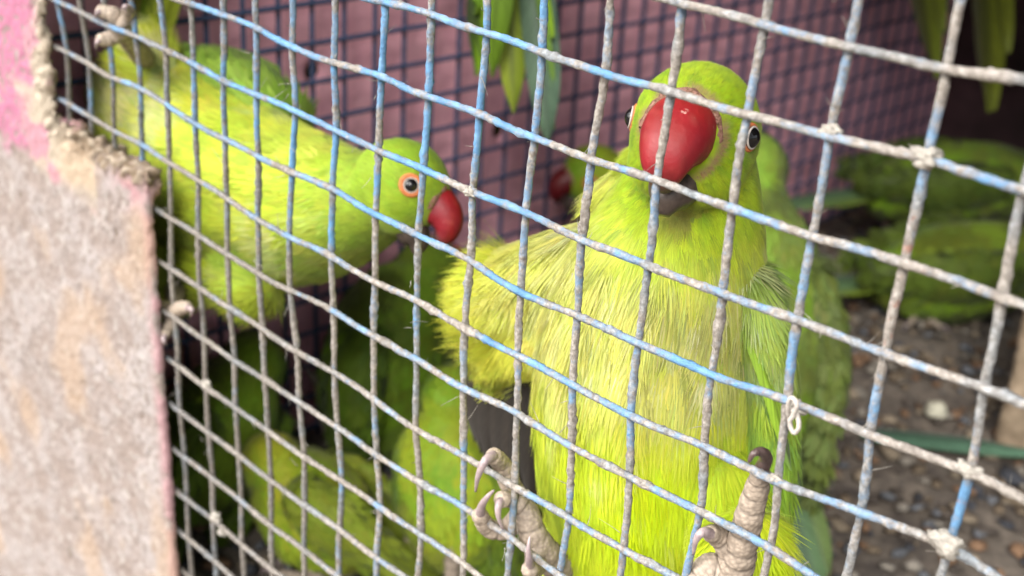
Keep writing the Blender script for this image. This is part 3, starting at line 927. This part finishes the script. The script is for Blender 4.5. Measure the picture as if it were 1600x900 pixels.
def colM(p, nn, s):
    n1 = NV(p, 90, 2); n2 = NV(p, 240, 5); n3 = NV(p, 45, 8)
    hd = 1 - smooth(.016, .034, np.linalg.norm(p - hcM, axis=1))
    c = mixcol(LIME * 1.0, YEL, np.clip(.45 + .9 * n1 + .35 * n2, 0, 1))
    chest = smooth(.10, .22, s) * (1 - smooth(.40, .55, s)) * (1 - hd)
    c = mixcol(c, np.array([.62, .62, .18]), chest * np.clip(.75 + .6 * n2, 0, 1))
    c = mixcol(c, np.array([.30, .34, .10]), chest * smooth(.12, .45, n2 + .4 * n1) * .45)
    n4 = NV(p, 620, 21)
    c = mixcol(c, np.array([.20, .24, .06]), smooth(.18, .42, n4) * (chest * .5 + .2))
    c = mixcol(c, np.array([.66, .66, .34]), smooth(.2, .45, NV(p, 500, 33)) * chest * .8)
    belly = smooth(.45, .62, s)
    c = mixcol(c, np.array([.52, .66, .004]), belly * np.clip(.75 + .6 * n1, 0, 1))
    c = mixcol(c, PALE, smooth(.22, .48, n3 + .4 * n2) * .5 * smooth(.35, .55, s))
    c = mixcol(c, mixcol(np.tile(np.array([.36, .52, .012]), (len(p), 1)), np.array([.24, .40, .015]), smooth(.1, .4, n4 + .5 * n2)), hd * np.clip(.85 + .5 * n1, 0, 1))
    q = (p - hcM) @ np.array([hfM, np.cross(hfM, nrm(np.array([0, 0, 1.0]) - hfM[2] * hfM)), nrm(np.array([0, 0, 1.0]) - hfM[2] * hfM)]).T / cm
    rimd = np.sqrt((q[:, 1] / .80) ** 2 + ((q[:, 2]) / .85) ** 2)
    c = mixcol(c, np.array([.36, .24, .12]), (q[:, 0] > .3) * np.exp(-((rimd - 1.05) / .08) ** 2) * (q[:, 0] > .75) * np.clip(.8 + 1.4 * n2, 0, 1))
    c = mixcol(c, np.array([.20, .17, .05]), (q[:, 0] > .2) * np.exp(-(q[:, 1] / .65) ** 2 - ((q[:, 2] + 1.65) / .45) ** 2) * .85)  # chin patch: shadow under the beak painted into the feather colour
    c = mixcol(c, YEL * 1.05, armw(p) * .7)
    return c
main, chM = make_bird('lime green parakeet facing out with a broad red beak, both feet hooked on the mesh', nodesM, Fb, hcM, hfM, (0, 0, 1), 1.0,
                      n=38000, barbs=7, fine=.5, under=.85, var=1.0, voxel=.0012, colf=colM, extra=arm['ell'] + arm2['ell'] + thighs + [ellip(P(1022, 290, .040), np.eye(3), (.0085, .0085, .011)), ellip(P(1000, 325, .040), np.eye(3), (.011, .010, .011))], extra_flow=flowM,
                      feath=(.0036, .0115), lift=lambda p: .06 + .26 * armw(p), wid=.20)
# loose ruffled feathers standing off the raised shoulder
frill_t = chain([(wr, .0085, .007), (P(745, 470, .034), .006, .005)], Fb)
fs = remesh([ellip(P(780, 460, .034), np.eye(3), (.008, .007, .011)), ellip(P(770, 500, .034), np.eye(3), (.007, .006, .009))], .0015, 3)
plumage('ruffled_shoulder', fs, 1100, lambda p, nn: np.tile(nrm(-RC[0] * 1.0 + np.array([0, 0, -.10])), (len(p), 1)) + .25 * nn,
        lambda p, nn: mixcol(np.tile(YEL, (len(p), 1)), LIME, RNG.random(len(p)) * .7), lambda p: .0115 * np.ones(len(p)), main, 7, .22, .2, ragged=.4, fine=.5)
# folded wing on one side, open one on the other
outR = nrm(RC[0] + np.array([.1, .2, 0]))
def colW(p, nn, s):
    n1 = NV(p, 130, 4); n2 = NV(p, 320, 6)
    c = mixcol(np.tile(np.array([.36, .47, .05]), (len(p), 1)), np.array([.20, .30, .12]), np.clip(.4 + .9 * n1, 0, 1))
    c = mixcol(c, np.array([.50, .52, .30]), smooth(.1, .4, n2) * .6 * (1 - smooth(.2, .5, s)))
    return mixcol(c, np.array([.24, .42, .03]), smooth(.3, .6, s) * .8)
bl = []
for k in range(9):
    a = k / 8
    b0 = P(1172 + 42 * a, 520 + 35 * k, .038 + .012 * a); t0 = P(1222 + 20 * math.sin(a * 3.0) - 30 * a, 700 + 34 * k, .038 + .014 * a)
    cc = [np.array([.26, .42, .03]), np.array([.16, .28, .05]), np.array([.34, .46, .05])][k % 3]
    b0 = b0 - RC[2] * .001; t0 = t0 - RC[2] * .003
    bl.append((b0, t0, nrm(-RC[2] + .5 * RC[0]), .0020, cc, np.array([.10, .12, .07]) if k % 2 else cc * 1.2))
make_wing(main, [(P(1160, 435, .046), .006, .011), (P(1180, 505, .047), .0065, .0145), (P(1196, 620, .048), .0065, .0150), (P(1196, 760, .048), .006, .0125), (P(1186, 900, .05), .004, .008)],
          outR, 6000, colW, .0095, 7, bl, .0015, lift=.08, fine=.55, wid=.22)
bl = []
for k in range(10):
    a = k / 9
    b0 = P(850 - 95 * a, 555 - 15 * a, .041 + .008 * a); t0 = P(838 - 96 * a, 800 - 110 * a ** 1.6, .042 + .010 * a)
    bl.append((b0, t0, nrm(-RC[2] - .35 * RC[0]),   .0046, SLATE * (.6 + .5 * a), SLATE * np.array([1.1, .95, .8]) * (.8 + 1.1 * (k % 2))))
def colD(p, nn, s):
    return mixcol(np.tile(YEL * .8, (len(p), 1)), OLIVE * 1.3, np.clip(.3 + NV(p, 160), 0, 1))
make_wing(main, [(P(880, 500, .043), .007, .010), (P(830, 535, .043), .006, .009), (P(775, 565, .043), .005, .008)], Fb, 700, colD, .010, 7, bl, .0015,
          flow=lambda p, nn: np.tile(nrm(np.array([0, 0, -1.0]) - RC[0] * .6), (len(p), 1)))
make_tail(main, P(1000, 960, .044), P(985, 960, .044) + np.array([-.02, .13, -.078]), -Fb, .007, 8)
# feet
lg = toe(main, [P(900, 890, .022), P(868, 880, .012), P(838, 845, .0065), P(822, 800, .0055)], (.50, .46, .40, .34), name='leg')
toe(main, [P(822, 800, .0055), P(800, 762, .0055), P(785, 728, .0045), P(772, 713, .001)], (.34, .30, .27, .23), [P(771, 711, .000), P(757, 722, -.0035), P(747, 745, -.0045), P(743, 768, -.0035)], claw_r=.13)
toe(main, [P(820, 800, .005), P(792, 826, .004), P(765, 826, .001), P(750, 806, -.002)], (.32, .28, .26, .22), [P(750, 806, -.002), P(753, 790, -.004), P(762, 776, -.0045), P(772, 766, -.0040)], claw_r=.12)
toe(main, [P(818, 790, .0045), P(800, 778, .003), P(785, 780, -.001)], (.30, .27, .22), [P(785, 778, -.001), P(779, 790, -.0035), P(779, 808, -.004), P(786, 827, -.003)], claw_r=.12)
toe(main, [P(838, 850, .006), P(836, 885, .004), P(828, 890, -.001)], (.34, .29, .22), [P(829, 886, -.001), P(827, 872, -.0032), P(826, 855, -.0036), P(828, 838, -.0028)], claw_r=.11)
lg = toe(main, [P(1120, 960, .024), P(1128, 925, .013), P(1140, 890, .0070)], (.62, .60, .50), name='leg')
toe(main, [P(1148, 895, .0055), P(1160, 850, .0050), P(1172, 800, .0048), P(1182, 765, .0044), P(1188, 742, .0038)], (.42, .36, .31, .27, .22),
    [P(1189, 735, .0036), P(1197, 716, .0020), P(1190, 706, -.0010), P(1177, 709, -.0030), P(1170, 722, -.0034)], True, .15)
toe(main, [P(1150, 885, .0055), P(1140, 858, .0048), P(1122, 838, .0030), P(1112, 834, .0008)], (.38, .30, .25, .21),
    [P(1112, 835, .0006), P(1098, 832, -.0026), P(1088, 843, -.0038), P(1083, 866, -.0030)], False, .13)
toe(main, [P(1140, 900, .006), P(1110, 890, .004), P(1090, 905, .002)], (.44, .38, .28), [P(1090, 905, .002), P(1082, 915, -.0005), P(1080, 930, -.002)], False, .12)

# ---- the bird lying along the mesh beside the pier
YL = .032
hcL = P(630, 290, .034)
hfL = nrm(.88 * RC[0] + .56 * RC[1] - .16 * RC[2])
huL = nrm(-RC[1] + .5 * RC[0])
nodesL = [(P(612, 300, .034), .0112, .0112), (P(560, 318, .034), .0150, .0145), (P(490, 322, .035), .0225, .0195), (P(412, 308, .036), .0290, .0225),
          (P(330, 272, .037), .0330, .0235), (P(255, 212, .037), .0310, .0210), (P(205, 150, .038), .0190, .0150)]
venL = nrm([.25, -.95, -.1])
thL = [ellip(P(345, 425, .026), np.eye(3), (.015, .010, .010)), ellip(P(385, 440, .022), np.eye(3), (.013, .009, .009)), ellip(P(280, 430, .026), np.eye(3), (.012, .010, .011)),
       ellip(P(262, 452, .018), np.eye(3), (.009, .007, .009)), ellip(P(230, 105, .030), np.eye(3), (.012, .010, .013))]
def colL(p, nn, s):
    n1 = NV(p, 75, 12); n2 = NV(p, 200, 15); n3 = NV(p, 40, 3)
    c = mixcol(LIME * 1.05, YEL * 1.02, np.clip(.40 + 1.1 * n1 + .3 * n2, 0, 1))
    c = mixcol(c, PALE, smooth(.05, .35, n3 + .6 * n2) * .75)
    c = mixcol(c, GREEN, smooth(.1, .4, NV(p, 110, 40) + .4 * n2) * .4)
    hd = 1 - smooth(.05, .25, s)
    c = mixcol(c, np.array([.30, .46, .03]), hd * .85)
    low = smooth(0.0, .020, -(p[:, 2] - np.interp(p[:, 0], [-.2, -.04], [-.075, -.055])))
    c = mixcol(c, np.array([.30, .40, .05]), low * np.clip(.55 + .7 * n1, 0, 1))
    c = mixcol(c, np.array([.26, .44, .02]), smooth(.1, .4, n1 - .3 * n3) * .4)
    return c
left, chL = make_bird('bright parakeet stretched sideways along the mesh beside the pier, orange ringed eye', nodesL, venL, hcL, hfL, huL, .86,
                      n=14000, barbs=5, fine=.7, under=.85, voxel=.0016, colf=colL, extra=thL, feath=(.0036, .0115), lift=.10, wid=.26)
def colLW(p, nn, s):
    return mixcol(np.tile(np.array([.17, .30, .03]), (len(p), 1)), np.array([.30, .44, .05]), np.clip(.45 + NV(p, 120), 0, 1))
bl = []
for k in range(6):
    b0 = P(430 - 14 * k, 120 - 6 * k, .054); t0 = P(290 - 22 * k, 72 + 10 * k, .058 + .002 * k)
    bl.append((b0, t0, nrm(-RC[2] * .6 + np.array([0, 0, .8])), .0060, np.array([.20, .34, .03]), np.array([.12, .2, .05])))
make_wing(left, [(P(440, 190, .046), .006, .010), (P(392, 143, .048), .0075, .0125), (P(335, 115, .050), .0075, .0130), (P(275, 102, .052), .006, .010)], nrm([.1, .2, 1]), 1100, colLW, .012, 5, bl, .0016)
make_tail(left, P(205, 140, .044), P(196, 120, .044) + np.array([-.004, .05, .135]), -venL, .007, 7, LIME * .7, GREEN)
toe(left, [P(275, 452, .016), P(272, 470, .009), P(268, 488, .004)], (.42, .36, .30), name='leg')
toe(left, [P(268, 488, .004), P(255, 480, .0015), P(246, 478, -.0012)], (.30, .27, .2), [P(246, 478, -.0012), P(243, 490, -.0035), P(246, 505, -.003)], claw_r=.11)
toe(left, [P(268, 490, .004), P(282, 482, .001), P(292, 480, -.0015)], (.30, .27, .2), [P(292, 480, -.0015), P(300, 484, -.004), P(298, 494, -.003)], claw_r=.11)
toe(left, [P(268, 490, .004), P(264, 510, .0015), P(258, 522, -.001)], (.30, .26, .2), [P(258, 522, -.001), P(256, 532, -.003), P(260, 540, -.002)], claw_r=.11)
toe(left, [P(225, 90, .024), P(205, 66, .011), P(190, 48, .004)], (.42, .36, .32), name='leg')
toe(left, [P(190, 48, .004), P(172, 60, .0012), P(160, 62, -.001)], (.32, .28, .22), [P(160, 62, -.001), P(152, 66, -.003), P(150, 76, -.002)], claw_r=.11)
toe(left, [P(190, 45, .004), P(178, 24, .0012), P(160, 18, -.001)], (.32, .28, .22), [P(160, 18, -.001), P(152, 20, -.003), P(149, 30, -.002)], claw_r=.11)
toe(left, [P(190, 45, .004), P(202, 28, .0015), P(200, 16, -.001)], (.30, .26, .2), [P(200, 16, -.001), P(196, 10, -.003), P(190, 14, -.003)], claw_r=.11)

# ---- the flock behind
def bg_bird(label, hc, chest, vent, ventral, hf, tail_tip, foot, r=1.0, n=1500, dull=1.0, wingcol=GREEN, bodycol=None, sc=1.0, tailcol=TEAL, tw=.0068, nbl=5):
    hc, chest, vent = map(lambda a: np.asarray(a, float), (hc, chest, vent))
    ventral = nrm(ventral)
    bodycol = LIME * .75 if bodycol is None else bodycol
    off = random.uniform(0, 50)
    def cf(p, nn, s):
        c = mixcol(np.tile(bodycol, (len(p), 1)), GREEN, np.clip(.45 + NV(p, 70, off), 0, 1))
        return mixcol(c, bodycol * .6, smooth(.1, .45, NV(p, 35, off + 4)))
    def cw(p, nn, s):
        return mixcol(np.tile(wingcol, (len(p), 1)), wingcol * .55, np.clip(.4 + NV(p, 90, off), 0, 1))
    nape = hc * .8 + chest * .2; neck = hc * .5 + chest * .5; mid = chest * .45 + vent * .55
    nodes = [(nape, .012 * r, .012 * r), (neck, .0165 * r, .016 * r), (chest, .0240 * r, .0225 * r), (mid, .0265 * r, .0235 * r), (vent, .015 * r, .0145 * r)]
    T = nrm(vent - chest); ventral = nrm(ventral - (ventral @ T) * T); lat = np.cross(T, ventral)
    up = nrm(-T * .6 - ventral * .4)
    root, ch = make_bird(label, nodes, ventral, hc, hf, (0, 0, 1) if abs(nrm(hf)[2]) < .8 else (1, 0, .1), sc, n=n, barbs=4, voxel=.0024, colf=cf, feath=(.005, .0085), dull=dull, wid=.48, lift=.02, under=.95, var=.35, fine=1.3)
    for s in (-1, 1):
        a = chest * .9 + neck * .1 + lat * s * .019 * r - ventral * .006; b_ = mid + lat * s * .0215 * r - ventral * .009; c = vent + lat * s * .011 * r - ventral * .013 + T * .02
        bl = [(b_ + T * (.006 * k - .01) - ventral * .004, c + T * (.008 * k) + lat * s * (.004 - .003 * k) - ventral * .002, nrm(lat * s - ventral * .6), .0058, wingcol, wingcol * .45) for k in range(nbl)]
        make_wing(root, [(a, .006 * r, .011 * r), (b_, .0075 * r, .0150 * r), (c, .004, .007 * r)], lat * s, n // 4, cw, .0095, 4, bl, .0024, lift=.015, fine=1.3, var=.35)
    make_tail(root, vent + T * .004 - ventral * .002, tail_tip, -ventral, tw, 6, wingcol, tailcol)
    # legs down to what carries it
    axis, val = foot
    for s in (-1, 1):
        h = mid * .45 + vent * .55 + lat * s * .011 + ventral * .011
        g = h.copy(); g[axis] = val
        if axis == 1: g[2] -= 0.0
        k = h * .5 + g * .5 + T * .004
        toe(root, [h, k, g], (.42, .30, .26), name='leg')
        if axis == 2: dirs = [nrm(np.array([lat[0] * .3 * q + ventral[0] * w_, lat[1] * .3 * q + ventral[1] * w_, 0]) + 1e-6) for q, w_ in ((1, 1), (-1, 1), (.5, -1))]
        else: dirs = [nrm(np.array([0, q, w_])) for q, w_ in ((.5, 1), (-.5, 1), (0, -1))]
        for d in dirs:
            n0 = np.zeros(3); n0[axis] = .002
            toe(root, [g + n0, g + d * .008 + n0 * 1.3, g + d * .015 + n0 * .7], (.24, .2, .15), [g + d * .015 + n0, g + d * .019 + n0 * 1.4, g + d * .021], claw_r=.08)
    return root
UPZ = np.array([0, 0, 1.0])
fl = FLOOR + .005
sx = ax + .005
away = nrm([-.66, .75, 0]); rt = np.array([.72, .69, 0])
# behind the main bird, back turned
bg_bird('olive green parakeet standing upright with its back turned, behind the outward facing bird', W(1165, 262, .50), W(1180, 430, .49), W(1205, 680, .50), away, away * .7 - rt * .7, W(1285, 1000, .47),
        (2, -.2225), 1.12, 5200, .8, np.array([.13, .175, .035]), np.array([.17, .22, .045]), 1.12)
# red beak peeping out beside its neck
bg_bird('parakeet clinging to the side mesh, only dark red beak and cheek showing past a neck', PX_(925, 272, -.196), PX_(985, 345, -.192), PX_(1075, 500, -.194), (-1, 0, 0), -RC[0] * .9 + RC[1] * .25 - RC[2] * .2,
        PX_(1130, 650, -.2), (0, sx), 1.0, 1500, .4)
# dark one under the left bird
bg_bird('dark green parakeet clinging head up to the side mesh under the stretched out bird', PX_(668, 425, -.198), PX_(622, 505, -.193), PX_(575, 680, -.196), (-1, 0, .1), away * .9 + RC[0] * .5 + UPZ * .1,
        PX_(525, 860, -.208), (0, sx), 1.15, 2000, .8, np.array([.11, .19, .012]), np.array([.13, .19, .015]), 1.1)
bg_bird('green parakeet low in the corner between pier and side mesh', PX_(395, 570, -.198), PX_(355, 640, -.195), PX_(300, 770, -.198), (-1, 0, .1), -RC[0] * .3 + away * .6,
        PX_(285, 820, -.21), (0, sx), .95, 1300, .8, np.array([.13, .22, .015]), np.array([.17, .25, .02]))
# on the floor
bg_bird('parakeet standing on the floor half hidden by the hooked grey foot', W(712, 620, .455), W(706, 710, .46), W(712, 850, .465), -RC[2] * .5 - RC[0] * .5, away * .9 + RC[0] * .6,
        W(785, 890, .47), (2, fl), .9, 1800, .8, np.array([.24, .38, .03]), LIME * .9, .9)
bg_bird('yellow green parakeet hunched on the floor near the foot of the side wall', W(425, 725, .47), W(465, 770, .475), W(545, 850, .475), (-.3, -.5, -.7), -RC[0] * .5 + away * .6,
        W(650, 875, .48), (2, fl), .86, 1700, .8, np.array([.26, .33, .03]), np.array([.40, .43, .03]), .9)
# right hand side, plumage colour darkened for the shade deep in the cage
bg_bird('green parakeet crouching by the far end of the side wall, farther of a pair', W(1640, 275, .78), W(1540, 285, .78), W(1385, 300, .775), (0, 0, -1), RC[0] * .8 + UPZ * .2, W(1180, 330, .77),
        (2, fl), 1.15, 1500, .8, np.array([.10, .15, .018]), np.array([.14, .19, .025]), 1.1, nbl=1)
bg_bird('green parakeet crouching on the litter with yellowish thighs, nearer of a pair', W(1665, 400, .72), W(1555, 415, .72), W(1395, 440, .715), (0, 0, -1), RC[0] * .8 + UPZ * .2, W(1200, 455, .71),
        (2, fl), 1.2, 1700, .8, np.array([.115, .17, .018]), np.array([.20, .26, .025]), 1.1, nbl=1)
# perched above the picture, tails hanging in
b9 = bg_bird('parakeet on the near perch with its green and teal tail hanging down', W(848, -400, .455), W(842, -300, .455), W(830, -95, .455), rt * .9 + away * .3, rt + UPZ * .1, W(872, 235, .46), (2, -.012), .95, 1000, .8)
blade('tail_feather', W(795, -80, .452), W(802, 178, .455), -RC[2], .0056, np.array([.26, .32, .03]), np.array([.20, .27, .02]), b9, .03)
blade('tail_feather', W(830, -80, .450), W(868, 225, .453), -RC[2], .0066, np.array([.09, .15, .09]), np.array([.12, .20, .13]), b9, .03)
pz = -.035
bg_bird('parakeet on the far perch, dark tail hanging near the back wall', W(1420, -400, .72), W(1425, -320, .72), W(1430, -150, .72), rt * .9 + away * .3, rt + UPZ * .1, W(1470, 140, .72), (2, pz), 1.0, 900, .8, np.array([.13, .17, .015]) * .75, tailcol=np.array([.13, .17, .015]) * .8, tw=.011)
bg_bird('parakeet on the far perch, broad olive tail fanned beside the hanging dark tail', W(1545, -400, .72), W(1545, -320, .72), W(1545, -150, .72), rt * .9 + away * .3, rt + UPZ * .1, W(1560, 200, .72), (2, pz), 1.0, 900, .8, np.array([.15, .18, .015]) * .75, tailcol=np.array([.15, .18, .015]) * .8, tw=.011)
bg_bird('parakeet at the corner end of the far perch, wing dark against the wall', W(1660, -400, .73), W(1655, -320, .73), W(1650, -150, .73), rt * .9 + away * .3, rt + UPZ * .1, W(1650, 260, .73), (2, pz), 1.0, 900, .8, np.array([.10, .13, .015]) * .75, tailcol=np.array([.10, .13, .015]) * .8, tw=.011)

# ------------------------------------------------------------------ small things on the floor
M['wood'] = simple('perch_wood', (.22, .15, .09), .8, .2, .5, 90, .0008)
def log(name, a, b_, r, label, cat):
    a = np.asarray(a, float); b_ = np.asarray(b_, float)
    pth = np.linspace(a, b_, 40)
    lump = np.array([[.0012 * N3(p + .004 * np.array([math.cos(t), math.sin(t), math.cos(t)]), 90) for t in np.linspace(0, 6.28, 12)] for p in pth])
    V, F = tube(pth, r, 12, up=(.2, .3, .9) if abs(nrm(b_ - a)[2]) < .8 else (1, 0, 0), lump=lump)
    return tag(mk(name, V, F, M['wood']), label, cat)
q = W(1208, 640, .50)
log('wooden_stump', (q[0] - .006, q[1] + .012, FLOOR - .004), (q[0] - .006, q[1] + .012, -.2245), .016, 'short wooden stump under the upright bird with its back turned', 'stump')
q = W(826, -160, .455)
log('near_perch', (WALLX + .004, q[1] + .01, -.020), (-.105, q[1] + .01, -.020), .007, 'round wooden perch carrying the bird with the green and teal tail', 'perch')
q = W(1500, -180, .72)
log('far_perch', (WALLX + .004, q[1] - .01, -.042), (.20, q[1] - .01, -.042), .007, 'round wooden perch deep in the cage', 'perch')
V, F = blob((0, 0, 0), (1, 1, 1), 5, .12)
q = PZ(1608, 705, FLOOR)
bx = remesh([boxv((q[0] + .012, q[1] + .016, FLOOR + .052), (.055, .05, .11))], .0025, 3)
d = np.array([.002 * N3(p, 60) + .0012 * N3(p, 200, 3) for p in bx[0]])
tag(mk('concrete_block', bx[0] + bx[2] * d[:, None], bx[1], simple('worn_block', (.40, .31, .22), .9, .15, 0, 90, .001, colour2=(.20, .15, .10))),
    'worn tan concrete block standing on the littered floor', 'block')
a, b_ = PZ(1345, 672, FLOOR + .007), PZ(1640, 712, FLOOR + .008)
o = blade('loose_feather', a, b_, (0, 0, 1), .0075, np.array([.10, .20, .13]), np.array([.07, .15, .10]), None, .02)
tag(o, 'long dull teal tail feather lying on the littered floor', 'feather')
V, F = blob(PZ(1462, 640, FLOOR + .006), (.006, .0045, .004), 3)
tag(mk('pebble', V, F, simple('pale_pebble', (.55, .53, .42), .8, .2, .3, 400)), 'small pale pebble on the litter behind the teal feather', 'pebble')
# husks, seed and grit underfoot
Vs = []; Fs = []; Cs = []; nv = 0
pal = [np.array(c) for c in ((.20, .15, .10), (.10, .08, .065), (.30, .24, .17), (.06, .065, .08), (.16, .17, .19), (.24, .14, .08), (.28, .25, .21))]
v, f = ico(1)
for k in range(5200):
    x = random.uniform(WALLX + .01, .30); y = random.uniform(.01, BACKY - .01)
    s = random.uniform(.0012, .0045) * (1 if random.random() < .85 else 1.7)
    th = random.uniform(0, 6.28); ct, st = math.cos(th), math.sin(th)
    q = v * np.array([s, s * random.uniform(.4, .9), s * random.uniform(.25, .6)]) * (1 + .25 * RNG.normal(size=(len(v), 1)))
    q = q @ np.array([[ct, st, 0], [-st, ct, 0], [0, 0, 1]])
    Vs.append(q + np.array([x, y, FLOOR + .0025 + s * .2])); Fs.append(f + nv); nv += len(v)
    Cs.append(np.tile(random.choice(pal) * random.uniform(.5, .8), (len(v), 1)))
m, n, l, b = new_mat('litter')
at = n.new('ShaderNodeAttribute'); at.attribute_name = 'Col'; l.new(at.outputs['Color'], b.inputs['Base Color']); b.inputs['Roughness'].default_value = .9
tag(mk('floor_litter', np.vstack(Vs), np.vstack(Fs), m, col=np.vstack(Cs), smooth_=False), 'brown and grey seed husks and grit strewn over the cage floor', 'litter', kind='stuff')
